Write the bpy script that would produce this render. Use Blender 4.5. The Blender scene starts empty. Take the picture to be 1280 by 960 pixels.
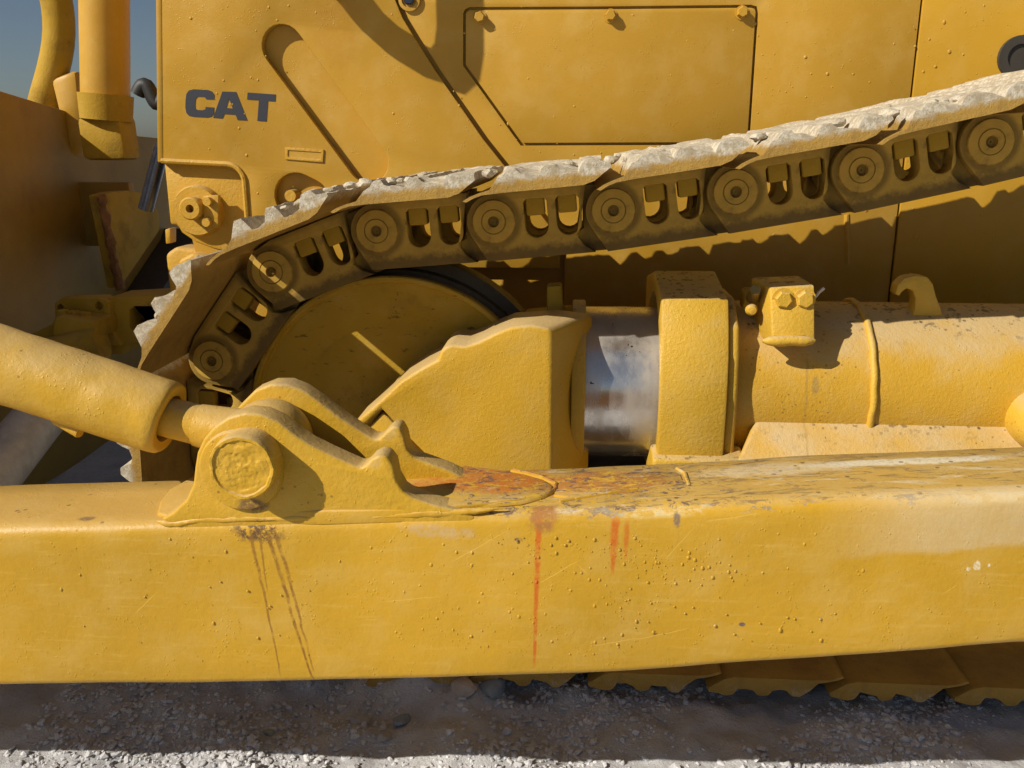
import bpy, bmesh, math, random
from mathutils import Vector, Matrix, noise
random.seed(7)
R = math.radians
sc = bpy.context.scene
col = sc.collection

# ------------------------------------------------------------------ camera, light, exposure
F, PITCH, YAW = 1108.0, R(15.0), R(4.0)
DIST, EYE = 1.77, 1.06
CAM = Vector((DIST*math.tan(YAW), -DIST, EYE))
cd = bpy.data.cameras.new('camera'); cam = bpy.data.objects.new('camera', cd); col.objects.link(cam)
cd.sensor_width = 36.0; cd.lens = F/1280*36.0; cd.clip_start = .02; cd.clip_end = 2000
cam.location = CAM; cam.rotation_euler = (math.pi/2-PITCH, 0, YAW); sc.camera = cam

SUN = Vector((1.50, 1.0, -1.30)).normalized()          # travel direction of the sunlight
ld = bpy.data.lights.new('sun', 'SUN'); ld.energy = 5.0; ld.angle = R(.5); ld.color = (1, .93, .80)
sun = bpy.data.objects.new('sun', ld); col.objects.link(sun); sun.rotation_euler = SUN.to_track_quat('-Z', 'Y').to_euler()
w = bpy.data.worlds.new('World'); sc.world = w; w.use_nodes = True
sky = w.node_tree.nodes.new('ShaderNodeTexSky'); sky.sky_type = 'NISHITA'; sky.sun_disc = False; sky.air_density = .8
sky.sun_elevation = math.asin(-SUN.z); sky.sun_rotation = math.atan2(-SUN.x, -SUN.y)
bg = w.node_tree.nodes['Background']; bg.inputs[1].default_value = .05
w.node_tree.links.new(sky.outputs[0], bg.inputs[0])
sc.cycles.max_bounces = 6; sc.cycles.diffuse_bounces = 2; sc.cycles.glossy_bounces = 3
sc.view_settings.view_transform = 'Standard'; sc.view_settings.look = 'None'
sc.view_settings.exposure = .05; sc.view_settings.gamma = 1; sc.view_settings.use_curve_mapping = False

# ------------------------------------------------------------------ measuring: a sight line met with a plane
_r = Vector((math.cos(YAW), math.sin(YAW), 0))
_f = Vector((-math.sin(YAW)*math.cos(PITCH), math.cos(YAW)*math.cos(PITCH), -math.sin(PITCH)))
_u = _r.cross(_f)
def ray(px, py): return _f*F + _r*(px-640) - _u*(py-480)
def P(px, py, Y): d = ray(px, py); return CAM + d*((Y-CAM.y)/d.y)
def Pz(px, py, z): d = ray(px, py); return CAM + d*((z-CAM.z)/d.z)
def Px(px, py, X): d = ray(px, py); return CAM + d*((X-CAM.x)/d.x)
def XZ(pts, Y): return [(p.x, p.z) for p in (P(a, b, Y) for a, b in pts)]

# ------------------------------------------------------------------ node helper and materials
class N:
    def __init__(s, name):
        s.m = bpy.data.materials.new(name); s.m.use_nodes = True; s.cache = {}
        s.t = s.m.node_tree; s.b = s.t.nodes['Principled BSDF']
        tc = s.t.nodes.new('ShaderNodeTexCoord'); s.co = tc.outputs['Object']
        sp = s.t.nodes.new('ShaderNodeSeparateXYZ'); s.link(s.co, sp.inputs[0])
        s.x, s.y, s.z = sp.outputs
    def link(s, a, i):
        if isinstance(a, bpy.types.NodeSocket): s.t.links.new(a, i)
        else:
            try: i.default_value = a
            except Exception: i.default_value = (*a, 1)
    def m_(s, op, a, b=None, c=None, clamp=False):
        n = s.t.nodes.new('ShaderNodeMath'); n.operation = op; n.use_clamp = clamp
        for k, v in enumerate((a, b, c)):
            if v is not None: s.link(v, n.inputs[k])
        return n.outputs[0]
    def add(s, a, b): return s.m_('ADD', a, b)
    def sub(s, a, b): return s.m_('SUBTRACT', a, b)
    def mul(s, a, b): return s.m_('MULTIPLY', a, b)
    def mx(s, a, b): return s.m_('MAXIMUM', a, b)
    def mn(s, a, b): return s.m_('MINIMUM', a, b)
    def step(s, v, lo, hi):
        n = s.t.nodes.new('ShaderNodeMapRange'); n.interpolation_type = 'SMOOTHSTEP'
        s.link(v, n.inputs[0]); s.link(lo, n.inputs[1]); s.link(hi, n.inputs[2]); return n.outputs[0]
    def vec(s, x, y, z):
        n = s.t.nodes.new('ShaderNodeCombineXYZ')
        for k, v in enumerate((x, y, z)): s.link(v, n.inputs[k])
        return n.outputs[0]
    def noise(s, scale, detail=4, rough=.6, co=None, stretch=None, dist=0):
        key = (scale, detail, rough, stretch, dist)
        if co is None and key in s.cache: return s.cache[key]
        n = s.t.nodes.new('ShaderNodeTexNoise')
        n.inputs['Scale'].default_value = scale; n.inputs['Detail'].default_value = detail
        n.inputs['Roughness'].default_value = rough; n.inputs['Distortion'].default_value = dist
        c = co or s.co
        if stretch: c = s.vec(s.mul(s.x, stretch[0]), s.mul(s.y, stretch[1]), s.mul(s.z, stretch[2]))
        s.link(c, n.inputs['Vector'])
        if co is None: s.cache[key] = n.outputs['Fac']
        return n.outputs['Fac']
    def voro(s, scale, feature='F1'):
        n = s.t.nodes.new('ShaderNodeTexVoronoi'); n.feature = feature; n.inputs['Scale'].default_value = scale
        s.link(s.co, n.inputs['Vector']); return n
    def mix(s, f, a, b):
        n = s.t.nodes.new('ShaderNodeMix'); n.data_type = 'RGBA'
        s.link(f, n.inputs[0]); s.link(a, n.inputs[6]); s.link(b, n.inputs[7]); return n.outputs[2]
    def bump(s, h, strength=.3, dist=.002, prev=None):
        n = s.t.nodes.new('ShaderNodeBump'); n.inputs['Strength'].default_value = strength
        n.inputs['Distance'].default_value = dist; s.link(h, n.inputs['Height'])
        if prev is not None: s.link(prev, n.inputs['Normal'])
        return n.outputs[0]
    def out(s, color, rough, normal=None, metal=0.0, spec=.5):
        s.link(color, s.b.inputs['Base Color']); s.link(rough, s.b.inputs['Roughness'])
        s.link(metal, s.b.inputs['Metallic']); s.b.inputs['Specular IOR Level'].default_value = spec
        if normal is not None: s.link(normal, s.b.inputs['Normal'])
        return s.m
    def up(s):
        g = s.t.nodes.new('ShaderNodeNewGeometry'); sp = s.t.nodes.new('ShaderNodeSeparateXYZ')
        s.link(g.outputs['Normal'], sp.inputs[0]); return sp.outputs[2]

YEL = (.58, .325, .020)
RUST = (.30, .085, .018)
def paint(name, base=YEL, rough=.45, lump=.25, dust=.25, dusttop=.35, dark=.25, stains=(), grain=110, pits=.5, spec=.32):
    n = N(name)
    big = n.noise(2.3, 3); mid = n.noise(14, 5); fine = None
    c = n.mix(n.step(big, .35, .68), base, tuple(v*k for v, k in zip(base, (.86, .86, .75))))
    c = n.mix(n.mul(n.step(n.noise(5.5, 4, .6, stretch=(1, 1, .6)), .50, .72), .30), c, (.44, .255, .03))
    c = n.mix(n.mul(n.step(mid, .42, .75), dust), c, (.62, .42, .13))
    # dust that has settled on faces that look up
    c = n.mix(n.mul(n.step(n.add(n.up(), n.mul(n.sub(mid, .5), .8)), .35, .95), dusttop), c, (.52, .42, .27))
    # small chips and grime specks
    v = n.voro(75); spk = n.mul(n.m_('LESS_THAN', v.outputs['Distance'], .16), n.m_('GREATER_THAN', n.noise(9, 2), .60))
    c = n.mix(n.mul(spk, dark), c, (.10, .06, .025))
    r = n.add(rough, n.mul(n.sub(mid, .5), .35))
    for st in stains:
        mask, cc, rr = st(n)
        c = n.mix(mask, c, cc)
        if rr is not None: r = n.m_('MULTIPLY_ADD', mask, n.sub(rr, r), r)
    h = n.bump(mid, .35*lump, .006)
    h = n.bump(n.noise(grain*1.3, 4, .7), min(1, .9*lump), .0036, h)
    d = n.voro(150); drop = n.mul(n.step(d.outputs['Distance'], .30, .05), n.step(n.noise(22, 2), .52, .64))
    h = n.bump(drop, pits, .0012, h)
    return n.out(c, r, h, spec=spec)

def blob(cx, cy, rx, ry, color, amt=1.0, rough=.7, ax=('x', 'z'), wob=.9, sc_=14, lo=.75, hi=1.15, holes=0):
    def f(n):
        a = n.m_('DIVIDE', n.sub(getattr(n, ax[0]), cx), rx); b = n.m_('DIVIDE', n.sub(getattr(n, ax[1]), cy), ry)
        d = n.m_('SQRT', n.add(n.mul(a, a), n.mul(b, b)))
        q_ = 16 if sc_ < 23 else 40
        d = n.add(d, n.mul(n.sub(n.noise(q_, 5, .7), .5), wob*2))
        m = n.mul(n.mul(n.step(d, hi+.1, lo-.15), amt), n.step(n.noise(110, 5, .75), .30, .52))
        if holes: m = n.mul(m, n.step(n.noise(70, 5, .7), .5-holes*.3, .5))
        return m, color, rough
    return f
def streak(x0, z1, z0, wid, color, amt=1.0, rough=.35, lean=0.0, wob=.006, freq=9):
    def f(n):
        w_ = n.mul(n.sub(n.noise(freq, 3, .6, co=n.vec(x0*37, 0, n.z)), .5), wob*2)
        cx = n.add(n.add(x0, n.mul(n.sub(z1, n.z), lean)), w_)
        a = n.m_('ABSOLUTE', n.sub(n.x, cx))
        w2 = n.mul(n.mul(wid, n.add(.15, n.mul(n.noise(70, 5, .7), 1.5))), n.add(.55, n.mul(n.step(n.z, z0, z1), .6)))
        m = n.step(a, w2, n.mul(w2, .25))
        m = n.mul(m, n.mul(n.step(n.z, z0, z0+.02), n.step(n.z, z1+.01, z1-.008)))
        m = n.mul(m, n.step(n.noise(40, 5, .7), .28, .56))
        return n.mul(m, amt), color, rough
    return f

# ------------------------------------------------------------------ mesh helpers
def link(name, me, mat, parent=None, sharp=40, smooth=True):
    o = bpy.data.objects.new(name, me); col.objects.link(o)
    if mat is not None and not me.materials: me.materials.append(mat)
    if smooth: me.shade_smooth(); me.set_sharp_from_angle(angle=R(sharp))
    if parent is not None: o.parent = parent
    return o
def fin(bm, name, bevel=0, seg=2, ang=28):
    bmesh.ops.remove_doubles(bm, verts=bm.verts, dist=1e-5)
    bmesh.ops.recalc_face_normals(bm, faces=bm.faces)
    if bevel:
        es = [e for e in bm.edges if len(e.link_faces) == 2 and e.calc_face_angle(0) > R(ang)]
        bmesh.ops.bevel(bm, geom=es, offset=bevel, segments=seg, profile=.5, affect='EDGES', clamp_overlap=True)
    me = bpy.data.meshes.new(name); bm.to_mesh(me); bm.free(); return me
def loft(A, B, name='m', bevel=0, seg=2):
    "solid between two outlines of the same number of points"
    bm = bmesh.new(); a = [bm.verts.new(v) for v in A]; b = [bm.verts.new(v) for v in B]; k = len(a)
    bm.faces.new(a); bm.faces.new(b[::-1])
    for i in range(k): bm.faces.new((a[i], b[i], b[(i+1) % k], a[(i+1) % k]))
    return fin(bm, name, bevel, seg)
def slab(pts, y0, y1, bevel=0, seg=2, axis='y'):
    "outline in the xz plane given thickness along y (axis x: outline in yz; axis z: outline in xy)"
    if axis == 'y': f = lambda p, t: (p[0], t, p[1])
    elif axis == 'x': f = lambda p, t: (t, p[0], p[1])
    else: f = lambda p, t: (p[0], p[1], t)
    return loft([f(p, y0) for p in pts], [f(p, y1) for p in pts], 'm', bevel, seg)
def plate(outer, holes, y0, y1, bevel=.0, axis='y'):
    "outline with real holes"
    cu = bpy.data.curves.new('c', 'CURVE'); cu.dimensions = '2D'; cu.fill_mode = 'BOTH'
    for lp in [outer]+list(holes):
        s = cu.splines.new('POLY'); s.points.add(len(lp)-1); s.use_cyclic_u = True
        for k, p in enumerate(lp): s.points[k].co = (p[0], p[1], 0, 1)
    cu.extrude = abs(y1-y0)/2-bevel; cu.bevel_depth = bevel; cu.bevel_resolution = 1; cu.offset = -bevel
    o = bpy.data.objects.new('c', cu); me = bpy.data.meshes.new_from_object(o)
    bpy.data.objects.remove(o); bpy.data.curves.remove(cu)
    ym = (y0+y1)/2
    for v in me.vertices:
        a, b, c = v.co
        v.co = (a, ym+c, b) if axis == 'y' else ((ym+c, a, b) if axis == 'x' else (a, b, ym+c))
    bm = bmesh.new(); bm.from_mesh(me); bmesh.ops.remove_doubles(bm, verts=bm.verts, dist=1e-6)
    bmesh.ops.recalc_face_normals(bm, faces=bm.faces); bm.to_mesh(me); bm.free(); me.materials.clear(); return me
def lathe(prof, c=(0, 0, 0), axis='y', n=48, arc=None):
    "prof: (radius, offset along the axis)"
    bm = bmesh.new(); rings = []
    for r, t in prof:
        ring = []
        for k in range(n):
            a = 2*math.pi*k/n; p, q = r*math.cos(a), r*math.sin(a)
            ring.append(bm.verts.new({'y': (c[0]+p, c[1]+t, c[2]+q), 'x': (c[0]+t, c[1]+p, c[2]+q), 'z': (c[0]+p, c[1]+q, c[2]+t)}[axis]))
        rings.append(ring)
    for A, B in zip(rings, rings[1:]):
        for k in range(n): bm.faces.new((A[k], A[(k+1) % n], B[(k+1) % n], B[k]))
    for rg in (rings[0], rings[-1]): bm.faces.new(rg)
    return fin(bm, 'm')
def rod(p0, p1, r0, r1=None, n=32, prof=None, name='m'):
    "turned shape along a line; prof: (fraction or length, radius)"
    p0, p1 = Vector(p0), Vector(p1); d = p1-p0; L = d.length
    prof = prof or [(0, r0), (L, r1 if r1 is not None else r0)]
    me = lathe([(r, t) for t, r in prof], axis='z', n=n)
    me.transform(Matrix.Translation(p0) @ d.to_track_quat('Z', 'Y').to_matrix().to_4x4()); return me
def pipe(pts, r, n=12):
    pts = [Vector(p) for p in pts]; bm = bmesh.new(); prev = None; rings = []
    up = Vector((0, 0, 1))
    for i, p in enumerate(pts):
        t = (pts[min(i+1, len(pts)-1)]-pts[max(i-1, 0)]).normalized()
        q = t.to_track_quat('Z', 'Y'); 
        if prev is not None:
            ax = prev @ Vector((1, 0, 0)); ax = (ax - t*ax.dot(t)).normalized(); ay = t.cross(ax)
            q = Matrix((ax, ay, t)).transposed().to_quaternion()
        prev = q
        rr = r[i] if isinstance(r, (list, tuple)) else r
        rings.append([bm.verts.new(p + q @ Vector((rr*math.cos(2*math.pi*k/n), rr*math.sin(2*math.pi*k/n), 0))) for k in range(n)])
    for A, B in zip(rings, rings[1:]):
        for k in range(n): bm.faces.new((A[k], A[(k+1) % n], B[(k+1) % n], B[k]))
    bm.faces.new(rings[0]); bm.faces.new(rings[-1]); return fin(bm, 'm')
def box(c, s, bevel=.004, rot=None, seg=2):
    x, y, z = (v/2 for v in s)
    me = slab([(-x, -z), (x, -z), (x, z), (-x, z)], -y, y, bevel, seg)
    M = Matrix.Translation(Vector(c)); 
    if rot is not None: M = M @ rot
    me.transform(M); return me
def arc(cx, cz, r, a0, a1, k=10):
    return [(cx+r*math.cos(R(a0+(a1-a0)*i/k)), cz+r*math.sin(R(a0+(a1-a0)*i/k))) for i in range(k+1)]
def circle(cx, cz, r, k=28): return arc(cx, cz, r, 0, 360, k)[:-1]
def hexbolt(c, r, h, ax='y', washer=True, turn=0):
    "hexagon head looking towards -y"
    bm = bmesh.new()
    def ring(rr, y, n=6): return [bm.verts.new((rr*math.cos(turn+2*math.pi*k/n), y, rr*math.sin(turn+2*math.pi*k/n))) for k in range(n)]
    a, b, e = ring(r, 0), ring(r, -h*.8), ring(r*.82, -h)
    for A, B in ((a, b), (b, e)):
        for k in range(6): bm.faces.new((A[k], A[(k+1) % 6], B[(k+1) % 6], B[k]))
    bm.faces.new(e); bm.faces.new(a)
    if washer:
        w0, w1 = ring(r*1.25, .001, 20), ring(r*1.25, -h*.15, 20)
        for k in range(20): bm.faces.new((w0[k], w0[(k+1) % 20], w1[(k+1) % 20], w1[k]))
        bm.faces.new(w1)
    me = fin(bm, 'm'); me.transform(Matrix.Translation(Vector(c))); return me
def lumpy(me, amp, freq, seed=0):
    for v in me.vertices:
        q = v.co*freq + Vector((seed, seed*1.7, 0))
        v.co += Vector((noise.noise(q), noise.noise(q+Vector((31, 0, 0))), noise.noise(q+Vector((0, 47, 0)))))*amp
    return me
def drops(spots, name, mat, parent):
    "dried paint drops: low domes standing on a surface; spots: (point, radius, stretch)"
    V = []; Fc = []
    for p, r, s in spots:
        b = len(V); n = 7
        for rr, h in ((1, .15), (.75, -.45), (.3, -.72)):
            for k in range(n):
                a = 2*math.pi*k/n; V.append((p[0]+r*rr*math.cos(a), p[1]+h*r*.5, p[2]+r*s*rr*math.sin(a)))
        for j in (0, 1):
            for k in range(n): Fc.append((b+j*n+k, b+j*n+(k+1) % n, b+(j+1)*n+(k+1) % n, b+(j+1)*n+k))
        Fc.append(tuple(b+2*n+k for k in range(n)))
    me = bpy.data.meshes.new(name); me.from_pydata(V, [], Fc)
    bm = bmesh.new(); bm.from_mesh(me); bmesh.ops.recalc_face_normals(bm, faces=bm.faces); bm.to_mesh(me); bm.free()
    o = link(name, me, mat, parent, 80); o['kind'] = 'stuff'; return o
def empty(name, loc, parent=None):
    o = bpy.data.objects.new(name, None); col.objects.link(o); o.empty_display_size = .1; o.location = loc
    if parent is not None: o.parent = parent
    return o

# ------------------------------------------------------------------ planes of the machine (metres; y runs away from the viewer)
Y_BEAM0, Y_BEAM1 = -.63, -.455      # push arm, front and back
Y_SHOE0, Y_SHOE1 = -.215, .41       # track shoes, near and far edge
Y_HULL = .588                       # side of the hull
M_hull = paint('hull_paint', (.53, .292, .032), .46, .12, .28, .1, .15, pits=.5)
M_arm_top = None
M_cast = paint('cast_paint', (.58, .325, .034), .5, .55, .2, .35, .3, grain=90)
M_tube = paint('tube_paint', (.60, .34, .038), .45, .4, .3, .5, .3)
M_dirtyw = paint('dull_track_paint', (.44, .265, .026), .7, .5, .2, .1, .5, spec=.15,
                 stains=[lambda n: (n.mul(n.step(n.noise(9, 6, .7), .50, .70), .55), (.20, .12, .03), .85)])

def mat_link():
    n = N('track_link_paint'); a = n.noise(11, 6, .7); f = n.noise(90, 4)
    c = n.mix(n.step(a, .40, .70), (.56, .345, .060), (.42, .26, .050))
    rail = n.step(n.add(n.z, n.mul(n.sub(n.noise(45, 5, .7), .5), .04)), -.046, -.066)   # worn, oily running rail
    c = n.mix(n.mul(rail, .75), c, (.075, .05, .025))
    h = n.bump(n.noise(30, 5), .25, .004); h = n.bump(f, .35, .0015, h)
    rr_ = n.m_('SQRT', n.add(n.mul(n.x, n.x), n.mul(n.z, n.z))); wob_ = n.mul(n.sub(n.noise(45, 5, .7), .5), .012)
    ring_ = n.mul(n.step(n.add(rr_, wob_), .039, .045), n.step(n.add(rr_, wob_), .060, .049))
    hole_ = n.step(n.add(rr_, n.mul(wob_, .3)), .0112, .0098); seam_ = n.mul(n.step(n.m_('ABSOLUTE', n.sub(rr_, .0237)), .0018, .0008), .5)
    edge_ = n.step(n.add(n.x, wob_), .164, .180)
    top2_ = n.mul(n.step(n.add(n.z, wob_), .046, .062), .7)
    c = n.mix(n.mul(n.mx(n.mx(ring_, n.mul(edge_, n.m_('GREATER_THAN', n.y, -.001))), n.mx(n.mx(hole_, seam_), top2_)), .55), c, (.075, .048, .018))  # grime plus painted crevice shade round pins, at link ends and under shoes
    gr_ = n.step(n.noise(26, 6, .75), .54, .66); c = n.mix(n.mul(gr_, .55), c, (.17, .11, .035))
    return n.out(c, n.add(.6, n.mul(a, .25)), h, spec=.15)
M_link = mat_link()
def mat_shoe(muddy=True):
    n = N('track_shoe_paint_and_dried_mud' if muddy else 'track_shoe_paint'); a = n.noise(16, 6, .7); f = n.noise(120, 5, .7)
    c = n.mix(n.step(a, .40, .70), (.46, .275, .06), (.34, .20, .05))
    hgt = n.add(n.z, n.mul(n.sub(n.noise(38, 6, .75), .5), .03))
    mud = n.step(hgt, .076, .086)
    mudc = n.mix(n.step(n.noise(55, 7, .8), .40, .58), (.70, .63, .50), (.47, .39, .27))
    mudc = n.mix(n.mul(n.step(f, .55, .75), .5), mudc, (.30, .24, .17))
    if not muddy: mud = n.mul(mud, n.mul(n.step(n.noise(12, 6, .7), .52, .66), .5))
    c = n.mix(mud, c, mudc)
    h = n.bump(n.noise(75, 7, .8), .7, .006); h = n.bump(n.noise(260, 4, .7), .6, .0022, h)
    return n.out(c, n.add(.6, n.mul(mud, .35)), h, spec=.2)
M_shoe = mat_shoe(); M_shoe_low = mat_shoe(False)
def mat_simple(name, c, rough, metal=0, bump=.2, var=.3, scale=25):
    n = N(name); a = n.noise(scale, 6, .7)
    cc = n.mix(n.mul(n.step(a, .35, .7), var), c, tuple(v*.45 for v in c))
    return n.out(cc, n.add(rough, n.mul(n.sub(a, .5), .3)), n.bump(a, bump, .003), metal)
M_black = mat_simple('black_rubber', (.02, .02, .022), .6)
M_ink = mat_simple('dark_letter_film', (.028, .03, .042), .5, bump=.05, var=.2, scale=90)
M_dark = mat_simple('plain_dark_steel', (.05, .042, .032), .65)
M_grey = mat_simple('grey_scuffed_steel', (.62, .60, .55), .5, .1, .3, .5, 18)
M_hubgrey = mat_simple('dull_grey_hub', (.27, .225, .15), .7, 0, .3, .4, 18)
M_navy = mat_simple('dark_glossy_rod_steel', (.10, .11, .15), .25, .9, .05)
M_fit = mat_simple('brass_fitting', (.40, .30, .10), .4, .7)

def mat_chrome():
    n = N('worn_chrome_rod'); a = n.noise(10, 6, .7); sp = n.voro(85)
    spk = n.mul(n.m_('LESS_THAN', sp.outputs['Distance'], .22), n.m_('GREATER_THAN', n.noise(11, 4), .60))
    haze = n.step(n.noise(7, 5, .65, stretch=(1, 1, .5)), .38, .70)
    c = n.mix(n.mul(haze, .7), (.72, .71, .70), (.44, .37, .27))
    c = n.mix(spk, c, (.03, .025, .02))
    sc1 = n.noise(14, 5, .7, stretch=(9, 1, 1))
    r = n.add(n.add(.22, n.mul(haze, .22)), n.mul(n.sub(sc1, .5), .15))
    return n.out(c, r, n.bump(sc1, .08, .001), n.sub(.92, n.mul(n.mx(haze, spk), .5)))
M_chrome = mat_chrome()
M_gapshade = mat_simple('tread_gap_shade', (.075, .052, .022), .6, 0, .4, .5, 30)  # near-black tread: shade of the gap round the idler put into its colour
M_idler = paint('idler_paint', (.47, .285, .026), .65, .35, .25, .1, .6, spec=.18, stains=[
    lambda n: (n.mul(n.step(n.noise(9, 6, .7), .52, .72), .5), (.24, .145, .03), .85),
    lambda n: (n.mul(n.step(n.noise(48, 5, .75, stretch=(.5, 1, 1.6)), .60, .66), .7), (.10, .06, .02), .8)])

# ------------------------------------------------------------------ ground
def gspace(lo, a, b, hi, fine):
    xs = [a]
    while xs[-1] < b: xs.append(xs[-1]+fine)
    s = fine
    while xs[-1] < hi: s *= 1.5; xs.append(xs[-1]+s)
    s = fine
    while xs[0] > lo: s *= 1.5; xs.insert(0, xs[0]-s)
    return xs
def gz(x, y):
    p = Vector((x, y, 0)); d = math.hypot(x, y)
    k = max(0, 1-d/8)
    z = noise.noise(p*2.1)*.016 + noise.noise(p*7)*.016 + noise.noise(p*19)*.012 + abs(noise.noise(p*43))*.008
    # churned rut lines left by a track, running slantwise
    t = math.sin((x*1.0+y*.75)*14 + noise.noise(p*3)*2.2)
    z += .010*t*(.5+.5*noise.noise(p*1.7+Vector((9, 0, 0))))
    heap = .050*math.exp(-((x+.22)/.22)**2-((y+.16)/.075)**2)+.020*math.exp(-((x+.75)/.25)**2-((y+.2)/.12)**2)
    heap *= 1+1.2*noise.noise(p*11)
    return z*k - .012 + heap
GX, GY = gspace(-300, -1.15, 1.15, 300, .011), gspace(-300, -.62, .42, 500, .011)
V = [(x, y, gz(x, y)) for y in GY for x in GX]; nx = len(GX)
Fc = [(j*nx+i, j*nx+i+1, (j+1)*nx+i+1, (j+1)*nx+i) for j in range(len(GY)-1) for i in range(nx-1)]
me = bpy.data.meshes.new('ground'); me.from_pydata(V, [], Fc)
def mat_ground(name='pale_dusty_soil', lump=1.0, tone=1.0):
    n = N(name); a = n.noise(5, 6, .65); b = n.noise(60, 6, .75)
    c = n.mix(n.step(a, .35, .65), tuple(v*tone for v in (.66, .655, .665)), tuple(v*tone for v in (.52, .52, .54)))
    c = n.mix(n.mul(n.step(b, .5, .72), .5), c, (.36, .34, .33))
    c = n.mix(n.mul(n.step(n.noise(3.1, 3), .58, .70), .3), c, (.44, .36, .34))
    h = n.bump(n.noise(28, 8, .75), .7*lump, .014); h = n.bump(n.noise(130, 5, .75), .8*lump, .005, h)
    return n.out(c, .93, h, spec=.2)
M_ground = mat_ground()
g = link('ground', me, M_ground, sharp=180); g['kind'] = 'structure'

M_stone = mat_ground('crushed_stone', .6, 1.05)
V = []; Fc = []
proto = []
for s in range(8):
    bm = bmesh.new(); bmesh.ops.create_icosphere(bm, subdivisions=1, radius=1)
    for v in bm.verts:
        v.co *= .55+.75*random.random()
    me_ = ([v.co.copy() for v in bm.verts], [[v.index for v in f.verts] for f in bm.faces]); bm.free(); proto.append(me_)
for k in range(26000):
    x = random.uniform(-1.15, 1.15); y = random.uniform(-.56, .2)
    q = noise.noise(Vector((x*3.5, y*3.5, 5)))
    if q < random.uniform(-.25, .35): continue
    r = .0016*(1+random.paretovariate(1.9)); r = min(r, .0085)
    z = gz(x, y)+r*.15
    M = Matrix.Rotation(random.uniform(0, 6.28), 3, 'Z') @ Matrix.Rotation(random.uniform(-.6, .6), 3, 'X') @ Matrix.Diagonal((r*random.uniform(.8, 1.5), r, r*random.uniform(.4, .8)))
    vs, fs = random.choice(proto); b = len(V)
    V += [tuple(M @ v + Vector((x, y, z))) for v in vs]; Fc += [[b+i for i in f] for f in fs]
me = bpy.data.meshes.new('gravel'); me.from_pydata(V, [], Fc)
gr = link('gravel', me, M_stone, smooth=False); gr['kind'] = 'stuff'; gr['label'] = 'crushed grey gravel strewn over the pale ground'; gr['category'] = 'gravel'

def stone(px, py, rx, rz, label, mat, seed, name='stone', cat='stone', flat=.6):
    p = Pz(px, py, .0); p.z = gz(p.x, p.y)
    bm = bmesh.new(); bmesh.ops.create_icosphere(bm, subdivisions=3, radius=1)
    rnd = random.Random(seed)
    pl = [(Vector((rnd.gauss(0, 1), rnd.gauss(0, 1), rnd.gauss(0, 1))).normalized(), rnd.uniform(.5, .8)) for _ in range(11)]
    for v in bm.verts:
        d = v.co.normalized(); k = min([1.0]+[h/max(d.dot(n_), .05) for n_, h in pl if d.dot(n_) > .05])
        k += .06*noise.noise(d*3+Vector((seed, 0, 0)))
        v.co = Vector((d.x*k*rx, d.y*k*rx*.8, d.z*k*rz*flat + rz*.25))
    me = fin(bm, 'stone'); o = link(name, me, mat, sharp=25); o.location = p
    o.rotation_euler = (rnd.uniform(-.2, .2), rnd.uniform(-.2, .2), rnd.uniform(0, 6))
    o['label'] = label; o['category'] = cat; o['group'] = 'stones on the ground'
M_st2 = mat_simple('pale_pink_stone', (.48, .40, .35), .9, 0, .6, .4, 40)
M_st3 = mat_simple('blue_grey_stone', (.27, .31, .35), .9, 0, .6, .4, 40)
M_st4 = mat_simple('grey_clod', (.40, .37, .34), .95, 0, .8, .4, 50)

# ------------------------------------------------------------------ the bulldozer
dozer = empty('bulldozer', (0, 0, 0))
dozer['label'] = 'yellow crawler bulldozer with steel track, front idler and long push arm'; dozer['category'] = 'bulldozer'

# ---------- hull side
YN = Y_HULL-.013
hx0 = P(206, 240, YN).x
def seam(dx): return XZ([(489+dx, -60), (494+dx, 0), (503+dx, 22), (518+dx, 47), (544+dx, 88), (574+dx, 131), (604+dx, 174), (636+dx, 214), (700+dx, 300)], YN)
def stadium(a, b, r, Y, k=12):
    A, B = P(*a, Y), P(*b, Y); ang = math.degrees(math.atan2(B.z-A.z, B.x-A.x))
    return arc(A.x, A.z, r, ang+90, ang+270, k)+arc(B.x, B.z, r, ang-90, ang+90, k)
hull_floor_y = Y_HULL+.012
slot = stadium((353, 58), (460, 203), .053, YN)
pock = stadium((371, 245), (385, 252), .060, YN)
c0, c1 = P(206, 201, YN), P(311, 300, YN)
cover = [(hx0-.02, c0.z), (c1.x-.045, c0.z-.008)]+arc(c1.x-.045, c0.z-.053, .045, 90, 0, 6)+[(c1.x, c1.z-.08), (hx0-.02, c1.z-.08)]
bot = XZ([(700, 330), (330, 330), (295, 319), (262, 312), (238, 303), (222, 292), (216, 282)], YN)
top = [(hx0, 1.95)]
zc = P(206, 282, YN).z
# nose panel: the recess at its front corner is cut out of the outline
rec_l = [(hx0, c0.z), (c1.x-.045, c0.z-.008)]+arc(c1.x-.045, c0.z-.053, .045, 80, 0, 6)+[(c1.x, P(311, 322, YN).z)]
hx1 = P(214, -150, YN).x
nose_out = [(hx1, 2.0)]+[(seam(0)[0][0], 2.0)]+seam(0)+[(seam(0)[-1][0], P(311, 332, YN).z), (c1.x, P(311, 332, YN).z)]+rec_l[::-1][1:]
M_nose = paint('nose_paint', (.52, .285, .030), .42, .12, .22, .1, .15, stains=[
    blob(P(420, 30, YN).x, P(420, 30, YN).z, .05, .10, (.42, .20, .02), .35, None)])
hull = link('hull', plate(nose_out, [slot, pock], YN, Y_HULL+.012, .003), M_nose, dozer)
def hp(name, me, mat=M_hull, **k): return link(name, me, mat, hull, **k)
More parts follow.
